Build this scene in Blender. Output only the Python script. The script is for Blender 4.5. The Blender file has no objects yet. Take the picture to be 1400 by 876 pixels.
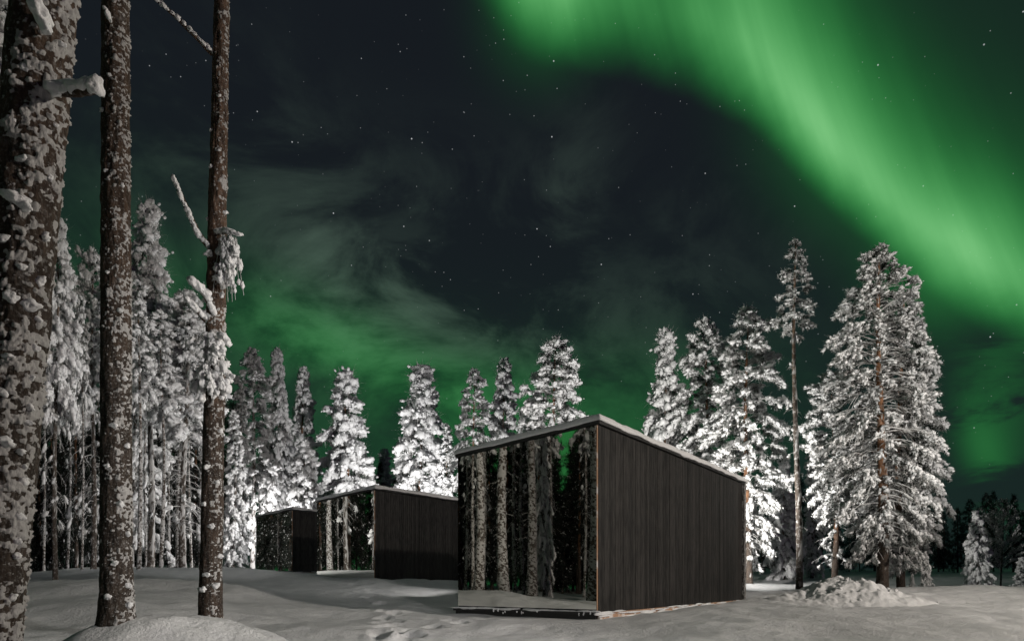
import bpy, bmesh, math, random
import numpy as np

sc = bpy.context.scene
C = sc.collection
R_ = math.radians

# ------------------------------------------------------------------ camera
F = 933.0            # focal length in photo pixels (1400 wide)
HY = 790.0           # horizon row in the photo
CZ = 0.8             # camera height above the nearest cabin's floor line
cam_d = bpy.data.cameras.new('camera')
cam = bpy.data.objects.new('camera', cam_d)
C.objects.link(cam)
cam.location = (0, 0, CZ)
cam.rotation_euler = (R_(90), 0, 0)
cam_d.sensor_width = 36.0
cam_d.lens = 36.0 * F / 1400.0
cam_d.shift_y = (HY - 438.0) / 1400.0
cam_d.clip_start = 0.05
cam_d.clip_end = 4000
sc.camera = cam
sc.view_settings.view_transform = 'Standard'
sc.view_settings.look = 'None'
sc.view_settings.exposure = 0.0
sc.view_settings.gamma = 1.0
sc.view_settings.use_curve_mapping = False
sc.cycles.max_bounces = 6
sc.cycles.diffuse_bounces = 3
sc.cycles.glossy_bounces = 4
sc.cycles.caustics_reflective = False
sc.cycles.caustics_refractive = False
sc.cycles.sample_clamp_indirect = 4.0
sc.cycles.use_denoising = True

# ------------------------------------------------------------------ node helpers
class Ex:
    """A float socket with operators that build Math nodes."""
    nt = None
    def __init__(self, s): self.s = s
    @staticmethod
    def m(op, *args, clamp=False):
        n = Ex.nt.nodes.new('ShaderNodeMath'); n.operation = op; n.use_clamp = clamp
        for i, a in enumerate(args):
            if isinstance(a, Ex): Ex.nt.links.new(a.s, n.inputs[i])
            else: n.inputs[i].default_value = float(a)
        return Ex(n.outputs[0])
    def __add__(s, o): return Ex.m('ADD', s, o)
    __radd__ = __add__
    def __mul__(s, o): return Ex.m('MULTIPLY', s, o)
    __rmul__ = __mul__
    def __sub__(s, o): return Ex.m('SUBTRACT', s, o)
    def __rsub__(s, o): return Ex.m('SUBTRACT', o, s)
    def __truediv__(s, o): return Ex.m('DIVIDE', s, o)
    def pw(s, e): return Ex.m('POWER', s, e)
    def mx(s, o): return Ex.m('MAXIMUM', s, o)
    def mn(s, o): return Ex.m('MINIMUM', s, o)
    def ss(s, a, b):
        n = Ex.nt.nodes.new('ShaderNodeMapRange'); n.interpolation_type = 'SMOOTHSTEP'
        Ex.nt.links.new(s.s, n.inputs['Value'])
        n.inputs['From Min'].default_value = a; n.inputs['From Max'].default_value = b
        return Ex(n.outputs['Result'])
def exp(x): return Ex.m('EXPONENT', x)

def fcurve(x, lo, hi, pts, vlo, vhi):
    """piecewise curve y(x), given as points, through a Float Curve node"""
    t = (x - lo) / (hi - lo)
    n = Ex.nt.nodes.new('ShaderNodeFloatCurve')
    cu = n.mapping.curves[0]
    q = [((a - lo) / (hi - lo), (b - vlo) / (vhi - vlo)) for a, b in pts]
    cu.points[0].location = q[0]; cu.points[1].location = q[-1]
    for p in q[1:-1]: cu.points.new(*p)
    n.mapping.use_clip = False
    n.mapping.update()
    Ex.nt.links.new(t.s, n.inputs['Value'])
    return Ex(n.outputs[0]) * (vhi - vlo) + vlo

def azel(px, py):
    az = math.degrees(math.atan((px - 700) / F))
    el = math.degrees(math.atan((HY - py) / math.hypot(F, px - 700)))
    return az, el

# ------------------------------------------------------------------ world: night sky, aurora, thin cloud, stars
world = bpy.data.worlds.new('World'); sc.world = world
world.use_nodes = True
nt = world.node_tree; nt.nodes.clear(); Ex.nt = nt
tc = nt.nodes.new('ShaderNodeTexCoord')
nrm = nt.nodes.new('ShaderNodeVectorMath'); nrm.operation = 'NORMALIZE'
nt.links.new(tc.outputs['Generated'], nrm.inputs[0])
sep = nt.nodes.new('ShaderNodeSeparateXYZ'); nt.links.new(nrm.outputs[0], sep.inputs[0])
dx, dy, dz = (Ex(sep.outputs[i]) for i in range(3))
AZ = Ex.m('ARCTAN2', dx, dy) * 57.29578
EL = Ex.m('ARCSINE', dz) * 57.29578

def wnoise(scale, detail=4, rough=0.55, dist=0.0, stretch=(1, 1, 1), off=(0, 0, 0)):
    mp = nt.nodes.new('ShaderNodeMapping'); nt.links.new(nrm.outputs[0], mp.inputs['Vector'])
    mp.inputs['Scale'].default_value = stretch; mp.inputs['Location'].default_value = off
    n = nt.nodes.new('ShaderNodeTexNoise'); nt.links.new(mp.outputs[0], n.inputs['Vector'])
    n.inputs['Scale'].default_value = scale; n.inputs['Detail'].default_value = detail
    n.inputs['Roughness'].default_value = rough; n.inputs['Distortion'].default_value = dist
    return Ex(n.outputs[0])

nA = wnoise(3.0, 3, 0.5) - 0.5          # large soft wobble
nB = wnoise(9.0, 4, 0.5, off=(3, 1, 2)) - 0.5
nC = wnoise(4.5, 7, 0.62, 0.6, (1, 1, 1.5), (7, 2, 5))      # cloud body
nD = wnoise(7.0, 6, 0.6, 0.4, (1, 1, 2.4), (1, 9, 4))       # thin streaky cloud

# the main band: lower edge as elevation over azimuth
edge = [(520, -130), (600, -62), (660, 0), (700, 36), (750, 64), (800, 76), (880, 90), (950, 116), (1020, 160),
        (1080, 215), (1150, 282), (1220, 348), (1300, 408), (1400, 462), (1500, 520), (1700, 600)]
ep = [azel(*p) for p in edge]
ep = [(-40, ep[0][1] + 14)] + ep + [(70, 4)]
low = fcurve(AZ, -40, 70, ep, 0, 70)
s = EL - low + nB * 2.2 + nA * 1.0
def azx(px): return math.degrees(math.atan((px - 700) / F))
amp = fcurve(AZ, -40, 70, [(-40, 0.0), (azx(560), 0.0), (azx(640), 0.16), (azx(700), 0.6), (azx(745), 0.78), (azx(800), 0.5), (azx(880), 0.40),
                           (azx(960), 0.55), (azx(1040), 0.86), (azx(1120), 1.0), (azx(1200), 0.86), (azx(1310), 0.86), (azx(1400), 0.7),
                           (azx(1600), 0.4), (70, 0.1)], 0, 1.2)
wid = fcurve(AZ, -40, 70, [(-40, 4), (azx(700), 4.4), (azx(760), 5.0), (azx(880), 8.0), (azx(1000), 7.5), (azx(1100), 5.0), (azx(1250), 3.9), (azx(1400), 3.9), (70, 4)], 0, 12)
rise = s.ss(-1.3, 4.4)
over = (s - 2.9).mx(0.0)
band = rise * exp((over / wid).pw(1.3) * -0.9) * amp * 1.12
rc = nt.nodes.new('ShaderNodeCombineXYZ')
nt.links.new((AZ * 0.42 + EL * 0.16).s, rc.inputs[0]); nt.links.new((EL * 0.03).s, rc.inputs[1])
rn = nt.nodes.new('ShaderNodeTexNoise'); rn.inputs['Scale'].default_value = 1.0; rn.inputs['Detail'].default_value = 3.0
nt.links.new(rc.outputs[0], rn.inputs['Vector']); nR = Ex(rn.outputs[0]) - 0.5
band = band * (1.0 + nA * 0.35 + nB * 0.25 + nR * 0.75)
# faint veil above / right of the band
veil = s.ss(0, 12) * exp((over / 26.0) * -1.0) * AZ.ss(azx(560), azx(900)) * 0.042

def blob(px, py, sx, sy, a, rot=0.0, az=None, el=None):
    if az is None: az, el = azel(px, py)
    k = 57.3 / F
    cx, cy = AZ - az, EL - el
    c_, s_ = math.cos(R_(rot)), math.sin(R_(rot))
    a1 = (cx * c_ + cy * s_) / (sx * k)
    a2 = (cy * c_ - cx * s_) / (sy * k)
    return exp((a1 * a1 + a2 * a2) * -0.5) * a
green = band + veil
green = green + blob(1305, 352, 42, 42, 0.30) + blob(742, -6, 46, 40, 0.16) + blob(1160, 190, 50, 90, 0.16, 40)
# the fainter curtain low on the right
cur = blob(1345, 615, 15, 42, 0.20, 16) + blob(1366, 545, 20, 60, 0.09, 14) + blob(1400, 470, 30, 50, 0.06)
cur = cur * nD.ss(0.62, 0.42)
green = green + cur
# the glow low on the left, broken by cloud
glow = blob(500, 488, 120, 30, 0.145, -16) + blob(640, 552, 90, 38, 0.13) + blob(450, 470, 60, 26, 0.06) + blob(830, 575, 130, 55, 0.11) \
     + blob(360, 430, 110, 40, 0.05) + blob(150, 410, 110, 90, 0.035) + blob(520, 640, 330, 90, 0.06)
glow = glow * (nC.ss(0.34, 0.62) * 0.95 + 0.22)
green = green + glow
green = green + blob(0, 0, 480, 150, 0.34, 0, -113, 11)          # more of it beyond the left edge of the view
# clouds
cl = blob(500, 365, 95, 50, 0.85, -14) + blob(420, 400, 120, 60, 0.45) + blob(640, 430, 150, 60, 0.55, -8) + blob(770, 290, 38, 80, 0.42, -24) \
   + blob(330, 200, 80, 60, 0.35) + blob(620, 250, 120, 40, 0.22) + blob(960, 280, 70, 26, 0.26, 14) + blob(960, 380, 90, 26, 0.25, 8) \
   + blob(700, 500, 220, 60, 0.35) + blob(200, 250, 80, 120, 0.18)
cl = cl * (nC.ss(0.42, 0.64) * 1.05 + nD.ss(0.50, 0.72) * 0.35)
# dark cloud bars over the right-hand curtain
bars = nD.ss(0.48, 0.60) * (blob(1370, 540, 70, 26, 0.8) + blob(1370, 600, 80, 28, 0.9))
green = green * (1.0 - bars.mn(0.85))

# stars
def stars(scale, lo, hi, size, bright):
    v = nt.nodes.new('ShaderNodeTexVoronoi'); v.inputs['Scale'].default_value = scale
    nt.links.new(nrm.outputs[0], v.inputs['Vector'])
    sp = nt.nodes.new('ShaderNodeSeparateColor'); nt.links.new(v.outputs['Color'], sp.inputs[0])
    d = Ex(v.outputs['Distance'])
    pick = Ex(sp.outputs[0]).ss(lo, hi)
    return d.ss(size, size * 0.35) * pick * pick * bright
st = stars(58, 0.25, 1.0, 0.062, 0.60) + stars(110, 0.15, 1.0, 0.085, 0.30) + stars(17, 0.66, 1.0, 0.026, 1.6)
st = st * EL.ss(4, 18) * (1.0 - cl.mn(0.8)) * (1.0 - green.mn(0.75) * 0.9)

horizon = EL.ss(34, 4)
r = 0.0080 + horizon * 0.0012 + green * green * 0.115 + green * 0.012 + cl * 0.027 + st
g = 0.0106 + horizon * 0.0075 + green * 0.44 + cl * 0.043 + st * 1.02
b = 0.0142 + horizon * 0.0030 + green * green * 0.085 + green * 0.055 + cl * 0.031 + st * 1.05
cmb = nt.nodes.new('ShaderNodeCombineColor')
for e, i in ((r, 0), (g, 1), (b, 2)): nt.links.new(e.s, cmb.inputs[i])
bg = nt.nodes.new('ShaderNodeBackground'); bg.inputs['Strength'].default_value = 1.0
nt.links.new(cmb.outputs[0], bg.inputs['Color'])
wo = nt.nodes.new('ShaderNodeOutputWorld'); nt.links.new(bg.outputs[0], wo.inputs['Surface'])

# ------------------------------------------------------------------ lamps (floodlights of the cabin yard, plus added fill spots)
def lamp(name, kind, loc, power, col, radius=0.15, target=None, cone=None, blend=0.5):
    d = bpy.data.lights.new(name, kind); d.energy = power; d.color = col; d.shadow_soft_size = radius
    o = bpy.data.objects.new(name, d); C.objects.link(o); o.location = loc
    if kind == 'SPOT':
        from mathutils import Vector
        v = Vector(target) - Vector(loc)
        o.rotation_euler = v.to_track_quat('-Z', 'Y').to_euler()
        d.spot_size = R_(cone); d.spot_blend = blend
    return o
lamp('yard_flood_and_fill', 'SPOT', (24.0, 5.5, 8.4), 13000, (1.0, 0.90, 0.79), 0.3, (-5, 13.0, 1.0), 100, 0.6)
lamp('forest_floodlight', 'SPOT', (-0.8, 20.0, 2.8), 3000, (1.0, 0.97, 0.94), 0.12, (-14, 24.6, 6.5), 62, 0.8)
lamp('trunk_fill', 'SPOT', (9, 1.0, 3.6), 3900, (1.0, 0.95, 0.89), 0.3, (-9.5, 16.5, 0.5), 42, 0.7)  # added fill to brighten the left trunks and ground
lamp('wood_fill', 'SPOT', (15.0, 9.0, 4.5), 9000, (1.0, 0.92, 0.82), 0.3, (-11.0, 12.6, 4.2), 18, 0.4)  # added spot that only brightens the trunks seen in the mirror
lamp('pines_fill', 'SPOT', (11.0, 5.0, 2.0), 7500, (1.0, 0.95, 0.88), 0.3, (12.2, 29, 8.6), 34, 0.6)  # added fill to lift the right-hand pines and their tops
lamp('rear_floodlight', 'SPOT', (6.6, 24.6, 2.2), 3600, (1.0, 0.96, 0.90), 0.12, (9.6, 30, 6.5), 150, 0.6)
lamp('rear_floodlight', 'SPOT', (2.5, 24.6, 3.0), 4200, (1.0, 0.96, 0.92), 0.12, (2.0, 40, 10.0), 50, 0.5)
lamp('rear_floodlight', 'SPOT', (-0.9, 39.7, 3.0), 4200, (1.0, 0.97, 0.93), 0.12, (-3.0, 50, 9.0), 90, 0.6)
lamp('side_floodlight', 'SPOT', (-8.0, 33.1, 3.0), 2400, (1.0, 0.97, 0.94), 0.10, (-17, 30.5, 6.5), 120, 0.6)
lamp('side_floodlight', 'POINT', (-16.14, 47.3, 4.0), 1500, (1.0, 0.97, 0.94), 0.10)
lamp('rear_floodlight', 'SPOT', (-5.5, 43.0, 3.0), 9500, (1.0, 0.97, 0.94), 0.10, (-9.0, 57, 10.0), 62, 0.6)
lamp('yard_flood_and_fill', 'SPOT', (-0.8, 20.2, 2.8), 200, (1.0, 0.95, 0.90), 0.12, (-4.6, 21.0, 0.0), 78, 0.8)  # added fill for the shadow the nearest cabin casts on the snow
lamp('path_fill', 'SPOT', (0.8, -6.0, 5.0), 2600, (1.0, 0.95, 0.88), 0.3, (1.2, 15, 0.0), 28, 0.8)  # added general fill from behind the camera for the middle ground

# ------------------------------------------------------------------ numeric noise
def _hash(ix, iy, iz, seed):
    h = (ix.astype(np.int64) * 374761393 + iy.astype(np.int64) * 668265263 + iz.astype(np.int64) * 2147483647 + seed * 144665) & 0xffffffff
    h = ((h ^ (h >> 13)) * 1274126177) & 0xffffffff
    h = (h ^ (h >> 16)) & 0xffffffff
    h = (h * 2246822519) & 0xffffffff
    return ((h ^ (h >> 15)) & 0xffffff) / float(0xffffff)
def vnoise(p, seed=0):
    p = np.asarray(p, float)
    i = np.floor(p).astype(np.int64); f = p - i
    f = f * f * f * (f * (f * 6 - 15) + 10)
    out = 0
    for a in (0, 1):
        for b_ in (0, 1):
            for c in (0, 1):
                w = (f[:, 0] if a else 1 - f[:, 0]) * (f[:, 1] if b_ else 1 - f[:, 1]) * (f[:, 2] if c else 1 - f[:, 2])
                out = out + w * _hash(i[:, 0] + a, i[:, 1] + b_, i[:, 2] + c, seed)
    return out * 2 - 1
def fbm(p, seed=0, octv=4, gain=0.5):
    t, a, fr = 0, 1.0, 1.0
    for k in range(octv):
        t = t + a * vnoise(np.asarray(p) * fr + 17.3 * k, seed + k); a *= gain; fr *= 2.03
    return t

# ------------------------------------------------------------------ mesh helpers
class MB:
    def __init__(self): self.v = []; self.f = []; self.n = 0; self.attr = []
    def add(self, v, f, m=0, a=None):
        v = np.asarray(v, float).reshape(-1, 3); f = np.asarray(f, np.int64)
        self.v.append(v); self.f.append((f + self.n, m)); self.n += len(v)
        self.attr.append(np.zeros(len(v)) if a is None else np.asarray(a, float))
    def box(self, lo, hi, m=0):
        x0, y0, z0 = lo; x1, y1, z1 = hi
        v = [(x0, y0, z0), (x1, y0, z0), (x1, y1, z0), (x0, y1, z0), (x0, y0, z1), (x1, y0, z1), (x1, y1, z1), (x0, y1, z1)]
        self.hexa(v, m)
    def hexa(self, v, m=0):
        self.add(v, [(0, 3, 2, 1), (4, 5, 6, 7), (0, 1, 5, 4), (1, 2, 6, 5), (2, 3, 7, 6), (3, 0, 4, 7)], m)
    def mesh(self, name, mats, smooth=True, attr=None):
        me = bpy.data.meshes.new(name)
        V = np.concatenate(self.v)
        me.vertices.add(len(V)); me.vertices.foreach_set('co', V.astype(np.float32).ravel())
        loops = np.concatenate([f.ravel() for f, m in self.f])
        cnt = np.concatenate([np.full(len(f), f.shape[1]) for f, m in self.f])
        mi = np.concatenate([np.full(len(f), m) for f, m in self.f])
        st_ = np.concatenate([[0], np.cumsum(cnt)[:-1]])
        me.loops.add(len(loops)); me.loops.foreach_set('vertex_index', loops.astype(np.int32))
        me.polygons.add(len(cnt)); me.polygons.foreach_set('loop_start', st_.astype(np.int32))
        me.polygons.foreach_set('material_index', mi.astype(np.int32))
        me.polygons.foreach_set('use_smooth', np.full(len(cnt), smooth))
        for m in mats: me.materials.append(m)
        if attr:
            a = me.attributes.new(attr, 'FLOAT', 'POINT')
            a.data.foreach_set('value', np.concatenate(self.attr).astype(np.float32))
        me.update(calc_edges=True)
        return me
    def build(self, name, mats, parent=None, smooth=True, attr=None):
        o = bpy.data.objects.new(name, self.mesh(name, mats, smooth, attr))
        C.objects.link(o)
        if parent: o.parent = parent
        return o

def empty(name, loc=(0, 0, 0), rz=0.0):
    o = bpy.data.objects.new(name, None); C.objects.link(o)
    o.location = loc; o.rotation_euler = (0, 0, rz); o.empty_display_size = 0.3
    return o
def tag(o, label=None, cat=None, group=None, kind=None):
    if label: o['label'] = label
    if cat: o['category'] = cat
    if group: o['group'] = group
    if kind: o['kind'] = kind
    return o
def copy_tree(o, parent=None):
    c = o.copy(); C.objects.link(c)
    if parent: c.parent = parent
    for ch in list(o.children): copy_tree(ch, c)
    return c

# ------------------------------------------------------------------ materials
def mat(name, fn):
    m = bpy.data.materials.new(name); m.use_nodes = True
    t = m.node_tree; t.nodes.clear(); Ex.nt = t
    p = t.nodes.new('ShaderNodeBsdfPrincipled'); o = t.nodes.new('ShaderNodeOutputMaterial')
    t.links.new(p.outputs[0], o.inputs[0]); fn(t, p)
    return m
def tx(t, kind='Object', scale=(1, 1, 1)):
    c = t.nodes.new('ShaderNodeTexCoord'); mp = t.nodes.new('ShaderNodeMapping')
    mp.inputs['Scale'].default_value = scale
    t.links.new(c.outputs[kind], mp.inputs[0]); return mp.outputs[0]
def noise(t, vec, scale, detail=4, rough=0.55):
    n = t.nodes.new('ShaderNodeTexNoise'); t.links.new(vec, n.inputs['Vector'])
    n.inputs['Scale'].default_value = scale; n.inputs['Detail'].default_value = detail; n.inputs['Roughness'].default_value = rough
    return Ex(n.outputs[0])
def mixc(t, fac, a, b):
    n = t.nodes.new('ShaderNodeMix'); n.data_type = 'RGBA'
    if isinstance(fac, Ex): t.links.new(fac.s, n.inputs[0])
    else: n.inputs[0].default_value = fac
    for v, i in ((a, 6), (b, 7)):
        if isinstance(v, tuple): n.inputs[i].default_value = (*v, 1)
        else: t.links.new(v, n.inputs[i])
    return n.outputs[2]
def bump(t, p, h, strength, dist):
    n = t.nodes.new('ShaderNodeBump'); n.inputs['Strength'].default_value = strength; n.inputs['Distance'].default_value = dist
    t.links.new(h.s, n.inputs['Height']); t.links.new(n.outputs[0], p.inputs['Normal'])
def upness(t):
    g = t.nodes.new('ShaderNodeNewGeometry'); s_ = t.nodes.new('ShaderNodeSeparateXYZ')
    t.links.new(g.outputs['Normal'], s_.inputs[0]); return Ex(s_.outputs[2])

SNOW = (0.80, 0.81, 0.82)
def f_snow(t, p):
    v = tx(t)
    n = noise(t, v, 14, 5, 0.65)
    t.links.new(mixc(t, n.ss(0.3, 0.7), (0.74, 0.75, 0.77), (0.84, 0.845, 0.85)), p.inputs['Base Color'])
    p.inputs['Roughness'].default_value = 0.75; p.inputs['Specular IOR Level'].default_value = 0.2
    bump(t, p, n + noise(t, v, 60, 2) * 0.4, 0.55, 0.03)
M_snow = mat('tree_snow', f_snow)
def f_gsnow(t, p):
    v = tx(t)
    n1 = noise(t, v, 2.2, 5, 0.6); n2 = noise(t, v, 22, 4, 0.6); n3 = noise(t, v, 110, 2, 0.6)
    t.links.new(mixc(t, n1.ss(0.3, 0.7), (0.74, 0.75, 0.77), (0.83, 0.84, 0.85)), p.inputs['Base Color'])
    p.inputs['Roughness'].default_value = 0.7; p.inputs['Specular IOR Level'].default_value = 0.25
    bump(t, p, n1 * 1.2 + n2 * 0.42 + n3 * 0.20, 0.75, 0.10)
M_ground = mat('ground_snow', f_gsnow)
def f_needles(t, p):
    v = tx(t)
    n = noise(t, v, 5.0, 4, 0.6)
    up = upness(t)
    k = (n.ss(0.36, 0.60) * 0.75 + up.ss(0.1, 0.9) * 0.5).mn(1.0)
    t.links.new(mixc(t, k, (0.045, 0.052, 0.038), (0.68, 0.69, 0.68)), p.inputs['Base Color'])
    p.inputs['Roughness'].default_value = 0.8; p.inputs['Specular IOR Level'].default_value = 0.1
M_need = mat('frosted_needles', f_needles)
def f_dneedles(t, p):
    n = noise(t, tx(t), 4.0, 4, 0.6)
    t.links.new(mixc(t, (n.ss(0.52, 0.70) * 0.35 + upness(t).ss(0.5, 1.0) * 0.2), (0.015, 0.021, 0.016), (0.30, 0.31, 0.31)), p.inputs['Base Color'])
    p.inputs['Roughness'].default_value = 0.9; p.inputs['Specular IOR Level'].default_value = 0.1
M_dneed = mat('dark_needles', f_dneedles)  # unfrosted green, kept near black so shade is in the colour
def f_dtwig(t, p):
    n = noise(t, tx(t), 6.0, 4, 0.6)
    t.links.new(mixc(t, n.ss(0.5, 0.7) * 0.5, (0.05, 0.038, 0.03), (0.5, 0.5, 0.5)), p.inputs['Base Color']); p.inputs['Roughness'].default_value = 0.9
M_dtwig = mat('dark_twigs', f_dtwig)  # darkened likewise for the unlit background trees
def f_twig(t, p):
    v = tx(t)
    n = noise(t, v, 6.0, 4, 0.6)
    k = (n.ss(0.35, 0.55) * 0.5 + upness(t).ss(-0.5, 0.4) * 0.8).mn(1.0)
    t.links.new(mixc(t, k, (0.07, 0.05, 0.038), (0.72, 0.73, 0.73)), p.inputs['Base Color'])
    p.inputs['Roughness'].default_value = 0.8
M_twig = mat('frosted_twigs', f_twig)
def bark_fn(dark, warm, z0, z1, frost):
    def f(t, p):
        v = tx(t); vs = tx(t, scale=(1, 1, 0.35))
        n = noise(t, vs, 16, 6, 0.7); nn = noise(t, v, 7, 5, 0.65)
        c = t.nodes.new('ShaderNodeTexCoord'); s_ = t.nodes.new('ShaderNodeSeparateXYZ'); t.links.new(c.outputs['Object'], s_.inputs[0])
        h = (Ex(s_.outputs[2]) + nn * 1.5).ss(z0, z1)
        base = mixc(t, h, dark, warm)
        base = mixc(t, n.ss(0.40, 0.62), mixc(t, 0.6, base, (0.012, 0.010, 0.009)), base)
        at_ = t.nodes.new('ShaderNodeAttribute'); at_.attribute_name = 'snow'
        k = Ex(at_.outputs['Fac'])
        fr = (k.ss(0.36, 0.72) + noise(t, v, 48, 3, 0.6).ss(0.50, 0.66) * 0.22 + nn.ss(0.5 + 0.12 * (1 - frost), 0.62 + 0.12 * (1 - frost)) * frost * 0.8).mn(1.0)
        t.links.new(mixc(t, fr, base, (0.41, 0.405, 0.40)), p.inputs['Base Color'])
        p.inputs['Roughness'].default_value = 0.85; p.inputs['Specular IOR Level'].default_value = 0.15
        bump(t, p, n + nn * 0.6, 0.8, 0.03)
    return f
M_bark = mat('pine_bark', bark_fn((0.075, 0.055, 0.042), (0.30, 0.145, 0.07), 2.5, 5.5, 0.3))
M_barkF = mat('frosty_bark', bark_fn((0.085, 0.068, 0.055), (0.16, 0.10, 0.06), 6, 11, 0.9))
M_barkA = mat('old_pine_bark', bark_fn((0.060, 0.047, 0.038), (0.085, 0.058, 0.042), 3.0, 5.0, 0.25))
M_barkC = mat('reddish_pine_bark', bark_fn((0.065, 0.047, 0.036), (0.125, 0.080, 0.056), 2.6, 5.4, 0.2))

def f_plank(t, p):
    v = tx(t)
    c = t.nodes.new('ShaderNodeTexCoord'); s_ = t.nodes.new('ShaderNodeSeparateXYZ'); t.links.new(c.outputs['Object'], s_.inputs[0])
    bi = Ex.m('FLOOR', Ex(s_.outputs[0]) / 0.1338)
    wn = t.nodes.new('ShaderNodeTexWhiteNoise'); wn.noise_dimensions = '1D'; t.links.new(bi.s, wn.inputs['W'])
    tone = Ex(wn.outputs['Value'])
    cv = t.nodes.new('ShaderNodeCombineXYZ')
    t.links.new((Ex(s_.outputs[0]) + tone * 13.0).s, cv.inputs[0]); t.links.new((Ex(s_.outputs[2]) * 0.09 + tone * 31).s, cv.inputs[2])
    grain = noise(t, cv.outputs[0], 26, 6, 0.65)
    cv2 = t.nodes.new('ShaderNodeCombineXYZ')
    t.links.new((Ex(s_.outputs[0])).s, cv2.inputs[0]); t.links.new((Ex(s_.outputs[2]) * 0.45 + tone * 17).s, cv2.inputs[2])
    kn = t.nodes.new('ShaderNodeTexVoronoi'); kn.inputs['Scale'].default_value = 5.0; t.links.new(cv2.outputs[0], kn.inputs['Vector'])
    knot = Ex(kn.outputs['Distance']).ss(0.14, 0.04)
    big = noise(t, v, 0.8, 4, 0.6)
    k = (grain.ss(0.36, 0.66) * 0.85 + tone * 0.50 + big * 0.7 - 0.48)
    col = mixc(t, k.ss(0.05, 1.1), (0.006, 0.0058, 0.0057), (0.042, 0.0388, 0.0365))
    col = mixc(t, knot * 0.9, col, (0.012, 0.010, 0.009))
    worn = noise(t, cv.outputs[0], 9, 5, 0.7).ss(0.54, 0.72)
    col = mixc(t, worn * 0.6, col, (0.070, 0.065, 0.061))
    t.links.new(col, p.inputs['Base Color'])
    p.inputs['Roughness'].default_value = 0.6; p.inputs['Specular IOR Level'].default_value = 0.3
    bump(t, p, grain - knot * 0.5, 0.5, 0.01)
M_plank = mat('dark_stained_planks', f_plank)
def f_mirror(t, p):
    p.inputs['Base Color'].default_value = (0.74, 0.74, 0.70, 1); p.inputs['Metallic'].default_value = 1.0
    v = tx(t); n = noise(t, v, 3.0, 3, 0.5)
    t.links.new((n.ss(0.45, 0.8) * 0.03 + 0.004).s, p.inputs['Roughness'])
    bump(t, p, noise(t, v, 0.7, 1, 0.5), 0.02, 0.05)
M_mirror = mat('mirror_glass', f_mirror)
def f_fascia(t, p):
    n = noise(t, tx(t), 9, 4); t.links.new(mixc(t, n, (0.012, 0.012, 0.013), (0.035, 0.034, 0.034)), p.inputs['Base Color'])
    p.inputs['Roughness'].default_value = 0.5
M_dark = mat('dark_sheet_metal', f_fascia)
def f_frosttrim(t, p):
    v = tx(t, scale=(1, 1, 0.5)); n = noise(t, v, 18, 6, 0.7)
    t.links.new(mixc(t, n.ss(0.42, 0.66), (0.05, 0.045, 0.042), (0.42, 0.42, 0.41)), p.inputs['Base Color']); p.inputs['Roughness'].default_value = 0.7
M_ftrim = mat('frosted_trim', f_frosttrim)
def f_timber(t, p):
    v = tx(t, scale=(0.2, 1, 1)); n = noise(t, v, 22, 5, 0.6); fr = noise(t, tx(t), 3.2, 4, 0.6)
    c = mixc(t, n, (0.36, 0.20, 0.12), (0.50, 0.32, 0.21))
    t.links.new(mixc(t, fr.ss(0.5, 0.62) * 0.8, c, (0.74, 0.74, 0.74)), p.inputs['Base Color']); p.inputs['Roughness'].default_value = 0.6
M_timber = mat('pale_timber', f_timber)

# ------------------------------------------------------------------ ground
CAB = [((1.80, 14.20), 0.0), ((-5.85, 29.2), 0.58), ((-13.95, 43.4), 1.13)]
CL, CW, CH, CH2 = 10.7, 3.73, 4.0, 3.68
E1 = np.array([0.561, 0.828]); E2 = np.array([-0.828, 0.561])
rs = np.random.RandomState(5)
foot = []
def trail(p0, p1, n, seed, spread=0.14):
    q = np.random.RandomState(seed)
    for i in range(n):
        t = (i + q.uniform(-.2, .2)) / max(1, n - 1)
        x = p0[0] + (p1[0] - p0[0]) * t; y = p0[1] + (p1[1] - p0[1]) * t
        foot.append((x + (1 if i % 2 else -1) * spread + q.normal(0, .07), y + q.normal(0, .09), q.uniform(.11, .18), q.uniform(.05, .11)))
trail((-2.0, 10.6), (-2.6, 14.8), 11, 1); trail((-1.2, 10.6), (-2.3, 13.3), 9, 2, .2); trail((-2.6, 14.8), (-6.5, 27.5), 22, 3, .16)
trail((-2.3, 12.2), (-0.6, 15.0), 9, 4, .18); trail((-1.9, 11.5), (-2.2, 12.6), 8, 6, .32)
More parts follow.
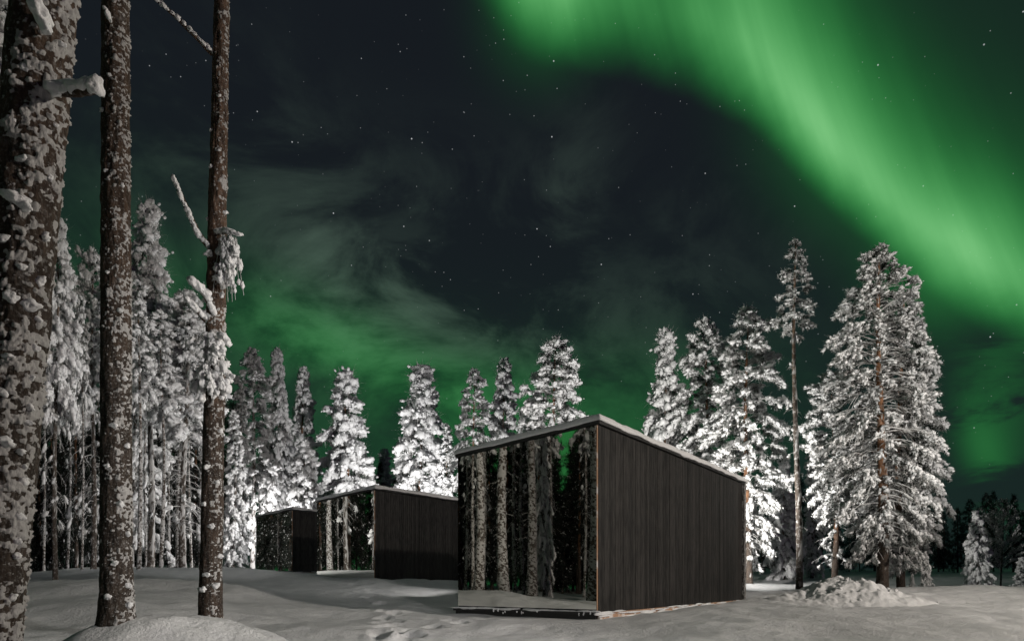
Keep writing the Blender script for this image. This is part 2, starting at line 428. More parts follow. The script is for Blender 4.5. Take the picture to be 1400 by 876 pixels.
def gheight(x, y):
    x = np.asarray(x, float).ravel(); y = np.asarray(y, float).ravel()
    yy = np.where(y < 60, y, 60 + (1 - np.exp(-(y - 60) / 40.0)) * 40)
    xx = np.clip(x, -60, 60)
    z = -0.0065 * (xx - 1.8) + 0.0353 * (yy - 14.2)
    z = z - 0.10 * np.exp(-((y - 8) / 6.0) ** 2)
    def gs(cx, cy, sx, sy, a, rot=0.0):
        c, s_ = math.cos(rot), math.sin(rot)
        u = ((x - cx) * c + (y - cy) * s_) / sx; v = (-(x - cx) * s_ + (y - cy) * c) / sy
        return a * np.exp(-0.5 * (u * u + v * v))
    z = z + gs(-12.0, 23.5, 4.5, 4.5, 0.52) + gs(-17, 30, 6, 7, 0.35) + gs(-9.5, 17, 2.5, 2.2, 0.33) + gs(-7.0, 13.0, 1.5, 1.2, 0.20)
    z = z + gs(-3.55, 8.45, 0.75, 0.80, 0.52) + gs(-4.35, 7.3, 0.60, 0.60, 0.46) + gs(-2.75, 7.5, 0.85, 0.55, 0.24, -0.4) + gs(-4.9, 6.9, 0.8, 0.5, 0.10) + gs(-5.6, 8.2, 0.9, 0.6, 0.16) + gs(-3.0, 4.3, 0.7, 0.7, 0.25)
    z = z + gs(-6.3, 9.6, 1.2, 0.7, 0.22) + gs(8.9, 18.3, 1.4, 0.9, 0.22) + gs(7.3, 14.2, 2.2, 1.0, 0.10) + gs(14, 19.8, 3.2, 1.3, 0.26)
    p3 = np.stack([x, y, np.zeros_like(x)], 1)
    z = z + np.exp(-(((x + 3.6) / 2.4) ** 2 + ((y - 7.6) / 1.8) ** 2)) * (0.09 * fbm(p3 * 1.1, 41, 3) + 0.022 * fbm(p3 * 4.5, 43, 2))
    near = np.exp(-(np.hypot(x, y - 10) / 60.0) ** 2)
    z = z + near * (0.17 * fbm(p3 * 0.24, 3, 3) + 0.055 * fbm(p3 * 0.8, 9, 3) + 0.010 * fbm(p3 * 3.4, 12, 3)) + 0.5 * (1 - near) * vnoise(p3 * 0.03, 2)
    # wind ripples over the right foreground
    z = z + 0.022 * np.exp(-(((x - 4.5) / 3.5) ** 2 + ((y - 12.3) / 2.6) ** 2)) * np.sin(x * 2.6 + y * 3.6 + 1.2 * fbm(p3 * 0.5, 4, 2))
    for (cx, cy), zc in CAB:
        u = (x - cx) * E1[0] + (y - cy) * E1[1]; v = (x - cx) * E2[0] + (y - cy) * E2[1]
        ddx = np.maximum(np.maximum(-u, u - CL), 0); ddy = np.maximum(np.maximum(-v, v - CW), 0)
        d = np.hypot(ddx, ddy); w = np.exp(-(d / 1.1) ** 2)
        z = z * (1 - w) + w * (zc - 0.04 + 0.03 * vnoise(p3 * 1.7, 21))
    for fx, fy, fr, fd in foot:
        m = (np.abs(x - fx) < 0.6) & (np.abs(y - fy) < 0.6)
        if m.any():
            q = ((x[m] - fx) ** 2 + ((y[m] - fy) * 0.8) ** 2) / fr ** 2
            z[m] += -fd * np.exp(-q) + fd * 0.18 * np.exp(-((np.sqrt(q) - 1.7) / 0.5) ** 2)
    # churned snow beside the yard, right of the nearest cabin
    ch = np.exp(-(((x - 8.8) / 2.6) ** 2 + ((y - 18.2) / 1.5) ** 2))
    z = z + ch * (0.10 * np.abs(fbm(p3 * 1.6, 31, 4)) + 0.05 * fbm(p3 * 4.0, 33, 2))
    return z
def gz(x, y): return float(gheight([x], [y])[0])
def lines(core0, core1, step, far0, far1, g=1.09):
    a = list(np.arange(core0, core1 + 1e-6, step))
    s_ = step; t = core1
    while t < far1: s_ *= g; t += s_; a.append(t)
    s_ = step; t = core0; b = []
    while t > far0: s_ *= g; t -= s_; b.append(t)
    return np.array(b[::-1] + a)
gx = lines(-6.5, 10.5, 0.06, -900, 900); gy = lines(6.0, 19.5, 0.055, -500, 1500)
XX, YY = np.meshgrid(gx, gy)
Zg = gheight(XX, YY)
nX, nY = len(gx), len(gy)
idx = np.arange(nX * nY).reshape(nY, nX)
q = np.stack([idx[:-1, :-1], idx[:-1, 1:], idx[1:, 1:], idx[1:, :-1]], -1).reshape(-1, 4)
g_ = MB(); g_.add(np.stack([XX.ravel(), YY.ravel(), Zg], 1), q)
tag(g_.build('ground', [M_ground]), kind='structure')

# ------------------------------------------------------------------ shape kit for trees
def ico(sub):
    bm = bmesh.new(); bmesh.ops.create_icosphere(bm, subdivisions=sub, radius=1.0)
    v = np.array([p.co[:] for p in bm.verts]); f = np.array([[q_.index for q_ in p.verts] for p in bm.faces]); bm.free()
    return v, f
I1, I2, I3 = ico(1), ico(2), ico(3)
def templates(I, n, amp, fr, seed):
    out = []
    for k in range(n):
        v = I[0] * (1 + amp * fbm(I[0] * fr + k * 9.1, seed + k, 2))[:, None]
        out.append(v)
    return np.array(out), I[1]
T1 = templates(I1, 8, 0.25, 1.2, 1); T2 = templates(I2, 10, 0.33, 1.4, 11); T3 = templates(I3, 8, 0.38, 1.7, 51)
def frames(d):
    d = d / np.maximum(np.linalg.norm(d, axis=1, keepdims=True), 1e-9)
    up = np.tile([0, 0, 1.0], (len(d), 1)); bad = np.abs(d[:, 2]) > 0.95; up[bad] = (1, 0, 0)
    s_ = np.cross(up, d); s_ /= np.linalg.norm(s_, axis=1, keepdims=True); u = np.cross(d, s_)
    return d, s_, u
def blobs(mb, T, c, d, size, rs, m=0):
    """lumps: centres c, axes d, half sizes size (along, across, up)"""
    if len(c) == 0: return
    tv, tf = T; k = rs.randint(0, len(tv), len(c))
    V = tv[k]                                                  # n,m,3
    a = rs.uniform(0, 6.283, len(c))                           # spin template about its x axis
    ca, sa = np.cos(a)[:, None], np.sin(a)[:, None]
    V = np.stack([V[..., 0], V[..., 1] * ca - V[..., 2] * sa, V[..., 1] * sa + V[..., 2] * ca], -1)
    V = V * size[:, None, :]
    D, S, U = frames(d)
    W = V[..., 0:1] * D[:, None] + V[..., 1:2] * S[:, None] + V[..., 2:3] * U[:, None] + c[:, None]
    nv = tv.shape[1]
    f = (tf[None] + (np.arange(len(c)) * nv)[:, None, None]).reshape(-1, 3)
    mb.add(W.reshape(-1, 3), f, m)
def segs(mb, p0, p1, r0, r1, m=0, k=3):
    if len(p0) == 0: return
    D, S, U = frames(p1 - p0)
    a = np.arange(k) * 2 * math.pi / k
    ring = np.cos(a)[None, :, None] * S[:, None] + np.sin(a)[None, :, None] * U[:, None]
    A = p0[:, None] + ring * np.asarray(r0)[:, None, None]; B = p1[:, None] + ring * np.asarray(r1)[:, None, None]
    V = np.concatenate([A, B], 1)
    j = np.arange(k); f = np.stack([j, (j + 1) % k, (j + 1) % k + k, j + k], -1)
    F_ = (f[None] + (np.arange(len(p0)) * 2 * k)[:, None, None]).reshape(-1, 4)
    mb.add(V.reshape(-1, 3), F_, m)
def spikes(mb, c, d, ln, wd, m=0):
    if len(c) == 0: return
    D, S, U = frames(d)
    tip = c + D * ln[:, None]; w = S * (wd * 0.5)[:, None]
    V = np.stack([c - w, c + w, tip], 1)
    mb.add(V.reshape(-1, 3), np.arange(len(c) * 3).reshape(-1, 3), m)

def trunk_mesh(name, H, r0, r1, seed, material, n_side=20, dz=0.12, snow=0.0, lump=0.02, side=None, lean=None, flare=0.35, bend=0.06, sc_=1.0):
    """tapered trunk with bark relief; plastered snow stands proud of the bark (attribute 'snow')"""
    rs = np.random.RandomState(seed)
    zs = np.arange(-0.35, H + dz, dz); n = len(zs)
    ph = rs.uniform(0, 6.28, 2)
    cx = bend * np.sin(zs * 0.45 + ph[0]) - bend * math.sin(ph[0]); cy = bend * np.cos(zs * 0.37 + ph[1]) - bend * math.cos(ph[1])
    if lean is not None: cx = cx + lean[0] * zs; cy = cy + lean[1] * zs
    r = r0 + (r1 - r0) * np.clip(zs / H, 0, 1) ** 1.1
    r = r * (1 + flare * np.exp(-np.clip(zs + 0.15, 0, 9) / (r0 * 1.3)))
    a = np.arange(n_side) * 2 * math.pi / n_side
    ZZ, AA = np.meshgrid(zs, a, indexing='ij')
    nx, ny = np.cos(AA), np.sin(AA)
    P = np.stack([nx * r[:, None] + 0 * ZZ, ny * r[:, None], ZZ], -1).reshape(-1, 3)
    rr = fbm(P * np.array([9, 9, 3.0]) * sc_, seed, 3) * r0 * 0.06
    k = np.zeros(len(P))
    if snow > 0:
        sd = 0 if side is None else (nx * side[0] + ny * side[1]).ravel()
        big = fbm(P * np.array([3.2, 3.2, 2.6]) * sc_, seed + 7, 3); fine = fbm(P * np.array([15.0, 15.0, 19.0]) * sc_, seed + 17, 3)
        f_ = big * 0.38 + fine * 0.75 + 0.62 * sd - (0.85 - snow) * 1.3
        k = np.clip(f_ * 2.2 + 0.5, 0, 1)
        kk = np.clip(f_ / 0.55, 0, 1)
        rr = rr + kk ** 0.7 * lump * (1.0 + 0.7 * vnoise(P * 34 * sc_, seed + 3))
    rad = (r[:, None] * np.ones(n_side)).ravel() + rr
    V = np.stack([np.repeat(cx, n_side) + nx.ravel() * rad, np.repeat(cy, n_side) + ny.ravel() * rad, ZZ.ravel()], 1)
    i = np.arange(n * n_side).reshape(n, n_side); j = np.roll(i, -1, 1)
    f = np.stack([i[:-1], j[:-1], j[1:], i[1:]], -1).reshape(-1, 4)
    mb = MB(); mb.add(V, f, 0, k)
    top = len(zs) - 1
    def axis(z): return np.array([np.interp(z, zs, cx), np.interp(z, zs, cy), z]), float(np.interp(z, zs, r))
    return mb, axis

def conifer(seed, H=12.0, R=1.8, crown0=0.08, nbr=110, style='spruce', droop=0.7, up0=0.1, clump=0.17, dens=1.0,
            r0=0.16, bark=None, snow=0.3, lower=0, minis=3, needles=5, tips=True, frost_r=1.0, gap=None, inner=0.22, lowfol=0.4, lowlen=(0.25, 0.7), nside=14, tdz=0.18, tside=(0.3, -0.5), dark=0, rime=6, mini=(0.14, 0.34)):
    """returns the meshes of one snow-laden tree: trunk (with limbs), crown (frosted needles), snow (lumps of snow)"""
    rs = np.random.RandomState(seed)
    tmb, axis = trunk_mesh('trunk', H * 0.97, r0, 0.025, seed, None, n_side=nside, dz=tdz, snow=snow, lump=0.02, side=tside, bend=0.09)
    bp0, bp1, br0, br1 = [], [], [], []
    cc, cd, cs = [], [], []
    fp0, fp1 = [], []
    total = nbr + lower
    for i in range(total):
        low = i >= nbr
        if low:
            h = rs.uniform(0.12, crown0 + 0.1); t = 0.0
            L = R * rs.uniform(*lowlen)
        else:
            t = (i + rs.uniform(0, 1)) / nbr
            t = t ** 0.92
            h = crown0 + (0.985 - crown0) * t
            if style == 'spruce': pr = (1 - t) ** 0.80 * (0.55 + 0.45 * min(1, t / 0.18)) + 0.05
            elif style == 'pine': pr = min(1.0, 0.45 + 1.6 * t) * (1 - t ** 2.6) ** 0.75 + 0.06
            elif style == 'tuft': pr = min(1.0, 0.6 + 1.2 * t) * (1 - t ** 1.6) ** 0.9 + 0.06
            elif style == 'column': pr = (1 - t ** 3) * (0.8 + 0.2 * math.sin(9 * t)) * 0.9 + 0.08
            else: pr = (1 - t ** 2) + 0.05
            L = R * pr * (rs.uniform(0.60, 1.12) if rs.rand() < 0.85 else rs.uniform(1.0, 1.3))
        z = h * H; p, tr = axis(z)
        a = i * 2.39996 + rs.normal(0, 0.35)
        if gap is not None and t < 0.78 and abs((a - gap + math.pi) % (2 * math.pi) - math.pi) < 0.62: L *= rs.uniform(0.22, 0.5)
        up = up0 + 0.75 * t ** 1.5 + rs.normal(0, 0.10); dr = droop * rs.uniform(0.7, 1.25) * (1 - 0.45 * t)
        n = 7
        s_ = np.linspace(0, 1, n)
        wob = rs.normal(0, 0.05, (n, 3)) * L * s_[:, None]
        path = np.stack([p[0] + np.cos(a) * L * s_, p[1] + np.sin(a) * L * s_, z + L * (up * s_ - dr * s_ ** 2)], 1) + wob
        path[0] = p
        rb = max(0.010, 0.026 * min(1, L / 1.5)) * frost_r
        rad = rb * (1 - 0.75 * s_)
        for q_ in range(n - 1): bp0.append(path[q_]); bp1.append(path[q_ + 1]); br0.append(rad[q_]); br1.append(rad[q_ + 1])
        bd = path[-1] - path[0]
        # side twigs
        ns = max(2, int((3 + 5 * L) * dens * (0.5 if low else 1)))
        for k in range(ns):
            u = rs.uniform(0.22, 1.0) if not low else rs.uniform(0.4, 1.0)
            q_ = min(n - 2, int(u * (n - 1))); fr = u * (n - 1) - q_
            o = path[q_] * (1 - fr) + path[q_ + 1] * fr
            tdir = path[q_ + 1] - path[q_]; tdir = tdir / (np.linalg.norm(tdir) + 1e-9)
            sgn = 1 if k % 2 else -1; ang = sgn * rs.uniform(0.5, 1.1)
            c_, sn = math.cos(ang), math.sin(ang)
            d = np.array([tdir[0] * c_ - tdir[1] * sn, tdir[0] * sn + tdir[1] * c_, tdir[2] - rs.uniform(0.1, 0.6) * droop])
            d /= np.linalg.norm(d) + 1e-9
            l = min(0.75, (0.16 + 0.36 * L * (1.15 - u))) * rs.uniform(0.6, 1.2)
            e = o + d * l; e[2] -= 0.25 * droop * l
            m_ = (o + e) / 2 + np.array([0, 0, 0.06 * l])
            bp0 += [o, m_]; bp1 += [m_, e]; br0 += [rb * 0.42] * 2; br1 += [rb * 0.34, rb * 0.22]
            if (low and rs.rand() > lowfol) or u < inner: continue
            nb = max(1, int(round(l / (clump * 1.15))))
            for w in range(nb):
                f_ = (w + rs.uniform(0.35, 1.0)) / nb
                pos = o * (1 - f_) + e * f_ + rs.normal(0, 0.03, 3)
                cc.append(pos); cd.append(d + rs.normal(0, 0.3, 3)); s0 = clump * rs.uniform(0.40, 1.05) * (0.65 + 0.45 * min(1, L / (0.7 * R + 0.01)))
                cs.append((s0 * 1.35, s0 * rs.uniform(0.62, 0.95), s0 * rs.uniform(0.48, 0.8)))
        if tips and not low:
            for w in range(2):
                s0 = clump * rs.uniform(0.7, 1.25)
                cc.append(path[-1 - w] + np.array([0, 0, 0.02])); cd.append(path[-1] - path[-2]); cs.append((s0 * 1.4, s0 * 0.85, s0 * 0.72))
    cc = np.array(cc); cd = np.array(cd); cs = np.array(cs)
    segs(tmb, np.array(bp0), np.array(bp1), np.array(br0), np.array(br1), 1)
    tm = tmb.mesh('trunk', [bark or M_bark, M_dtwig if dark else M_twig], True, 'snow')
    sm = MB()
    call, dall, sall = cc, cd, cs
    if dark:
        pk = rs.rand(len(cc)) < 0.30; cc, cd, cs = cc[pk], cd[pk], cs[pk] * 0.2
    blobs(sm, T2, cc + np.array([0, 0, 0.02]), cd, cs, rs)
    if minis:
        k = np.repeat(np.arange(len(cc)), minis)
        off = rs.normal(0, 1, (len(k), 3)); off /= np.linalg.norm(off, axis=1, keepdims=True)
        mc = cc[k] + off * cs[k] * rs.uniform(0.85, 1.6, (len(k), 1))
        ms = cs[k].mean(1, keepdims=True) * rs.uniform(mini[0], mini[1], (len(k), 1)) * np.array([1.3, 1, .8])
        blobs(sm, T1, mc, off + cd[k] * 0.5, ms, rs)
    smesh = sm.mesh('snow', [M_snow])
    cc, cd, cs = call, dall, sall
    nm = MB()
    k = np.repeat(np.arange(len(cc)), int(needles))
    off = rs.normal(0, 1, (len(k), 3)); off[:, 2] -= 0.35; off /= np.linalg.norm(off, axis=1, keepdims=True)
    spikes(nm, cc[k] + off * cs[k] * 0.5 - np.array([0, 0, 0.02]), off + 0.6 * cd[k], cs[k].max(1) * rs.uniform(0.8, 1.7, len(k)), rs.uniform(0.014, 0.034, len(k)) * max(1, clump / .17))
    # inner needles close to the limbs, coloured darker to deepen the shaded gaps
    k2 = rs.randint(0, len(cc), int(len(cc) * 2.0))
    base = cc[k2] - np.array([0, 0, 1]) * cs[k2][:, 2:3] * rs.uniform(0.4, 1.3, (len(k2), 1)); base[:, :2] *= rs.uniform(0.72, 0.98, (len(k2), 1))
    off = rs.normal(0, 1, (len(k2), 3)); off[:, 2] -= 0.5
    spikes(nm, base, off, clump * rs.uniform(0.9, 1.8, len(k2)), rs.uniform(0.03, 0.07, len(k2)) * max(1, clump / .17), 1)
    if rime and not dark:                                      # thin rimed twigs reaching out of the pads
        k3 = np.repeat(np.arange(len(cc)), rime)
        off = rs.normal(0, 1, (len(k3), 3)); off /= np.linalg.norm(off, axis=1, keepdims=True)
        spikes(nm, cc[k3] + off * cs[k3] * 0.4, off + 0.8 * cd[k3] / np.linalg.norm(cd[k3], axis=1, keepdims=True), cs[k3].max(1) * rs.uniform(1.2, 2.6, len(k3)), rs.uniform(0.010, 0.022, len(k3)) * max(1, clump / .15), 2)
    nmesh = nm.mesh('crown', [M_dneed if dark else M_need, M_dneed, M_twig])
    return dict(trunk=tm, crown=nmesh, snow=smesh, H=H)

def make_tree(kind, name, px=None, D=None, top=None, xy=None, h=None, rz=0.0, wide=1.0, label='', group=None, cat='tree'):
    x, y = ((px - 700) / F * D, D) if xy is None else xy
    z0 = gz(x, y)
    hh = h if h is not None else (HY - top) / F * D + CZ - z0
    k = hh / kind['H']
    root = empty(name, (x, y, z0 - 0.05), rz)
    root.scale = (k * wide, k * wide, k)
    for part in ('trunk', 'crown', 'snow'):
        o = bpy.data.objects.new(part, kind[part]); C.objects.link(o); o.parent = root
    tag(root, label, cat, group)
    return root

# ------------------------------------------------------------------ cabins
def roof_z(y): return CH + (CH2 - CH) * y / CW
def make_cabin(pos, z, label, seed):
    rs = np.random.RandomState(seed)
    root = empty('mirror_cabin', (pos[0], pos[1], z), math.atan2(E1[1], E1[0]))
    tag(root, label, 'cabin', 'mirror fronted cabins in a row')
    def wall(mb, x0, x1, y0, y1, z0, drop=0.0, m=0):
        mb.hexa([(x0, y0, z0), (x1, y0, z0), (x1, y1, z0), (x0, y1, z0),
                 (x0, y0, roof_z(y0) - drop), (x1, y0, roof_z(y0) - drop), (x1, y1, roof_z(y1) - drop), (x0, y1, roof_z(y1) - drop)], m)
    b = MB(); b.box((0.10, 0.10, -0.5), (CL - 0.10, CW - 0.10, 0.10)); b.build('base', [M_dark], root, False)
    # plank wall on the tall side: separate upright boards with open joints
    b = MB(); nb = 80; w = CL / nb
    for i in range(nb):
        x0 = i * w + 0.003; x1 = (i + 1) * w - 0.003; dy = rs.uniform(-0.004, 0.004); z0 = 0.085 + rs.uniform(-0.006, 0.006)
        b.hexa([(x0, dy, z0), (x1, dy + rs.uniform(-.002, .002), z0), (x1, 0.03, z0), (x0, 0.03, z0),
                (x0, dy, CH - 0.02), (x1, dy, CH - 0.02), (x1, 0.03, CH - 0.02), (x0, 0.03, CH - 0.02)])
    b.box((0.0, 0.032, 0.1), (CL, 0.08, CH - 0.03))
    b.build('plank_wall', [M_plank], root, False)
    b = MB(); wall(b, 0.03, CL, CW - 0.08, CW, 0.09, 0.02); b.build('side_wall', [M_plank], root, False)
    b = MB(); wall(b, CL - 0.10, CL - 0.012, 0.083, CW - 0.083, 0.09, 0.02); b.build('rear_wall', [M_dark], root, False)
    # mirror front
    b = MB(); wall(b, -0.03, 0.0, 0.035, CW - 0.02, 0.15, 0.015); b.build('mirror_front', [M_mirror], root, False)
    b = MB(); wall(b, 0.002, 0.08, 0.085, CW - 0.083, 0.10, 0.02); b.build('front_backing', [M_dark], root, False)
    b = MB(); b.box((-0.033, 0.012, 0.06), (-0.002, 0.033, CH - 0.018)); b.build('corner_trim', [M_timber], root, False)
    # sill under the mirror with clods of snow on it
    b = MB(); b.box((-0.16, -0.01, 0.04), (-0.032, CW + 0.02, 0.10)); b.box((-0.10, 0.02, -0.30), (0.09, CW - 0.01, 0.038))
    led = b.build('front_ledge', [M_dark], root, False)
    s_ = MB(); n = 30
    cy = np.sort(rs.uniform(0.03, CW, n)); c = np.stack([rs.uniform(-0.16, -0.09, n), cy, 0.10 + rs.uniform(0.0, 0.015, n)], 1)
    blobs(s_, T2, c, np.tile([0, 1.0, 0], (n, 1)) + rs.normal(0, .03, (n, 3)), np.stack([rs.uniform(.12, .32, n), rs.uniform(.03, .045, n), rs.uniform(.016, .030, n)], 1), rs)
    n = 12; c = np.stack([rs.uniform(-0.175, -0.155, n), rs.uniform(0, CW, n), rs.uniform(0.02, 0.09, n)], 1)
    blobs(s_, T2, c, np.tile([0, 0, 1.0], (n, 1)), np.stack([rs.uniform(.02, .045, n), rs.uniform(.010, .018, n), rs.uniform(.012, .03, n)], 1), rs)
    s_.build('ledge_snow', [M_snow], led)
    # pale timber sill along the plank wall
    b = MB(); b.box((-0.02, -0.05, -0.06), (CL - 0.16, -0.006, 0.078)); b.box((0.0, -0.004, -0.2), (CL, 0.09, 0.078))
    sill = b.build('sill', [M_timber], root, False)
    s_ = MB(); n = 64
    cx = rs.uniform(0.1, CL - .2, n); cx = cx + 0.0
    c = np.stack([cx, rs.uniform(-0.09, -0.04, n), rs.uniform(-0.05, 0.09, n)], 1)
    blobs(s_, T2, c, np.tile([1.0, 0, 0], (n, 1)) + rs.normal(0, .02, (n, 3)), np.stack([rs.uniform(.2, .55, n), rs.uniform(.02, .035, n), rs.uniform(.012, .03, n)], 1), rs)
    s_.build('sill_snow', [M_snow], sill)
    # rear corner board with frost
    b = MB(); b.box((CL - 0.15, -0.09, 0.02), (CL + 0.05, -0.008, CH - 0.02)); b.box((CL - 0.01, -0.006, 0.02), (CL + 0.05, 0.12, CH - 0.02))
    b.build('rear_corner_post', [M_ftrim], root, False)
    # roof slab and its blanket of snow
    ov = 0.05
    b = MB(); x0, x1, y0, y1 = -ov, CL + 0.15, -ov, CW + ov; t = 0.085
    b.hexa([(x0, y0, roof_z(y0)), (x1, y0, roof_z(y0)), (x1, y1, roof_z(y1)), (x0, y1, roof_z(y1)),
            (x0, y0, roof_z(y0) + t), (x1, y0, roof_z(y0) + t), (x1, y1, roof_z(y1) + t), (x0, y1, roof_z(y1) + t)])
    rf = b.build('roof', [M_dark], root, False)
    nx_, ny_ = 220, 90
    U, V_ = np.meshgrid(np.linspace(0, 1, nx_), np.linspace(0, 1, ny_), indexing='ij')
    ex = 0.03
    X = x0 - ex + (x1 - x0 + 2 * ex) * (0.5 - 0.5 * np.cos(np.pi * U)) * 0.35 + (x1 - x0 + 2 * ex) * U * 0.65 - 0.65 * 0
    Xn = (x1 - x0 + 2 * ex); X = x0 - ex + Xn * ((0.5 - 0.5 * np.cos(np.pi * U)) * 0.4 + U * 0.6)
    Yn = (y1 - y0 + 2 * ex); Y = y0 - ex + Yn * ((0.5 - 0.5 * np.cos(np.pi * V_)) * 0.4 + V_ * 0.6)
    P = np.stack([X.ravel(), Y.ravel(), np.zeros(X.size)], 1)
    dx_ = np.minimum(X - (x0 - ex), x1 + ex - X).ravel(); dy_ = np.minimum(Y - (y0 - ex), y1 + ex - Y).ravel(); dd = np.minimum(dx_, dy_)
    rnd = np.sqrt(np.clip(1 - (1 - np.clip(dd / 0.10, 0, 1)) ** 2, 0, 1))
    th = (0.125 + 0.022 * fbm(P * 0.7, seed + 5, 2) + 0.010 * fbm(P * 3.5, seed + 9, 3)) * rnd
    j = 0.018 * fbm(P * 1.5, seed + 13, 3) * (dd < 0.06)
    zr = roof_z(P[:, 1]) + t
    top = np.stack([P[:, 0] + np.where(dx_ < 0.06, j, 0), P[:, 1] + np.where(dy_ < 0.06, j, 0), zr + 0.004 + th], 1)
    lip = np.where(dd < 0.03, -0.03 - 0.028 * np.clip(fbm(P * 1.6, seed + 23, 3), -0.4, 1), 0.002)
    bot = np.stack([top[:, 0], top[:, 1], zr + np.where(dd < 0.03, lip, 0.003)], 1)
    i = np.arange(nx_ * ny_).reshape(nx_, ny_)
    fq = np.stack([i[:-1, :-1], i[1:, :-1], i[1:, 1:], i[:-1, 1:]], -1).reshape(-1, 4)
    ring = np.concatenate([i[:, 0], i[-1, 1:], i[-2::-1, -1], i[0, -2:0:-1]]); r2 = np.roll(ring, -1); N_ = nx_ * ny_
    side = np.stack([ring, ring + N_, r2 + N_, r2], -1)
    b = MB(); v = np.concatenate([top, bot]); b.add(v, np.concatenate([fq, fq[:, ::-1] + N_, side])); b.build('roof_snow', [M_snow], rf)
    return root
make_cabin(*CAB[0], 'nearest black plank cabin with its tall mirror front reflecting snowy trunks', 1)
make_cabin(*CAB[1], 'middle cabin with dark plank side, half hidden behind the nearest cabin', 2)
make_cabin(*CAB[2], 'smallest and farthest dark mirror cabin, left of the middle cabin', 3)

# ------------------------------------------------------------------ three foreground pines on the left
def tube(mb, pts, rads, k=8, m=0, seed=0, amp=0.0):
    pts = np.asarray(pts, float); rads = np.asarray(rads, float)
    # resample
    t = np.linspace(0, len(pts) - 1, (len(pts) - 1) * 8 + 1)
    P = np.stack([np.interp(t, np.arange(len(pts)), pts[:, j]) for j in range(3)], 1); r = np.interp(t, np.arange(len(pts)), rads)
    P = P + amp * np.stack([fbm(np.stack([t, t * 0 + j, t * 0], 1) * 0.9, seed + j, 2) for j in range(3)], 1)
    d = np.gradient(P, axis=0); D, S, U = frames(d)
    a = np.arange(k) * 2 * math.pi / k
    V = P[:, None] + (np.cos(a)[None, :, None] * S[:, None] + np.sin(a)[None, :, None] * U[:, None]) * r[:, None, None]
    V = V.reshape(-1, 3); V += 0.12 * np.repeat(r, k)[:, None] * np.stack([vnoise(V * 30, seed + 5 + q_) for q_ in range(3)], 1)
    n = len(P); i = np.arange(n * k).reshape(n, k); j = np.roll(i, -1, 1)
    mb.add(V, np.stack([i[:-1], j[:-1], j[1:], i[1:]], -1).reshape(-1, 4), m)
    ctr = np.array([P[0], P[-1]]); 
    mb.add(np.concatenate([V[-k:], P[-1:]]), [(q_, (q_ + 1) % k, k) for q_ in range(k)], m)
    return P, r
def w_at(px, py, D): return np.array([(px - 700) / F * D, D, CZ + (HY - py) / F * D])
def fore_pine(label, base_px, base_D, pts, seed, bark, snow, lump, n_side, dz, top_z, flare=0.25, sc_=1.4):
    """pts: two (px, py, halfwidth px) stations fixing lean and taper"""
    (xa, ya, wa), (xb, yb, wb) = pts
    A, B = w_at(xa, ya, base_D), w_at(xb, yb, base_D)
    sl = (B[0] - A[0]) / (B[2] - A[2])
    bx = A[0]; z0 = gz(bx, base_D)
    bx = A[0] + sl * (z0 - A[2])
    z0 = gz(bx, base_D)
    root = empty('pine_tree', (bx, base_D, z0))
    H = top_z
    ra, rb = wa / F * base_D, wb / F * base_D
    slope = (rb - ra) / (B[2] - A[2]); r0 = ra + slope * (z0 - A[2]); r1 = r0 + slope * H
    mb, ax = trunk_mesh('trunk', H, r0, r1, seed, bark, n_side, dz, snow, lump, (0.85, -0.45), (sl, 0.0), flare, 0.0, sc_)
    mb.build('trunk', [bark], root, True, 'snow')
    tag(root, label, 'tree', 'bare pine trunks in the left foreground')
    return root, np.array([bx, base_D, z0]), ax
def lump_set(mb, centers, dirs, sizes, seed, T=None):
    blobs(mb, T or T3, np.array(centers, float), np.array(dirs, float), np.array(sizes, float), np.random.RandomState(seed))

# --- A: the thick leaning trunk at the left edge
pa, o_a, ax_a = fore_pine('thickest leaning pine trunk plastered with clumps of snow at left edge', -18, 4.1, ((-17, 876, 38), (60, 0, 39)), 101, M_barkA, 0.40, 0.015, 260, 0.009, 5.6, 0.1, 1.9)
def rel(px, py, D, o): return w_at(px, py, D) - o
b = MB(); tube(b, [rel(70, 126, 4.05, o_a), rel(104, 127, 3.98, o_a), rel(137, 124, 3.93, o_a)], [0.030, 0.024, 0.018], 10, 0, 3, 0.004)
st_a = b.build('branch_stub', [M_barkA], pa)
b = MB(); lump_set(b, [rel(88, 119, 4.0, o_a), rel(104, 117, 3.97, o_a), rel(118, 117, 3.95, o_a), rel(131, 117, 3.93, o_a), rel(76, 122, 4.0, o_a)],
                   [(1, -.1, 0)] * 5, [(.075, .038, .035), (.07, .04, .036), (.062, .042, .038), (.046, .044, .048), (.06, .04, .04)], 4)
b.build('snow', [M_snow], st_a)
b = MB(); tube(b, [rel(60, 34, 4.0, o_a), rel(52, 18, 3.9, o_a), rel(44, -8, 3.82, o_a)], [0.030, 0.026, 0.022], 10, 0, 9, 0.004)
st2 = b.build('branch_stub', [M_barkA], pa)
b = MB(); lump_set(b, [rel(57, 22, 3.9, o_a), rel(50, 8, 3.85, o_a), rel(62, 34, 3.9, o_a)], [(-.3, -.1, .8)] * 3, [(.07, .04, .04), (.06, .038, .04), (.05, .045, .03)], 14)
b.build('snow', [M_snow], st2)
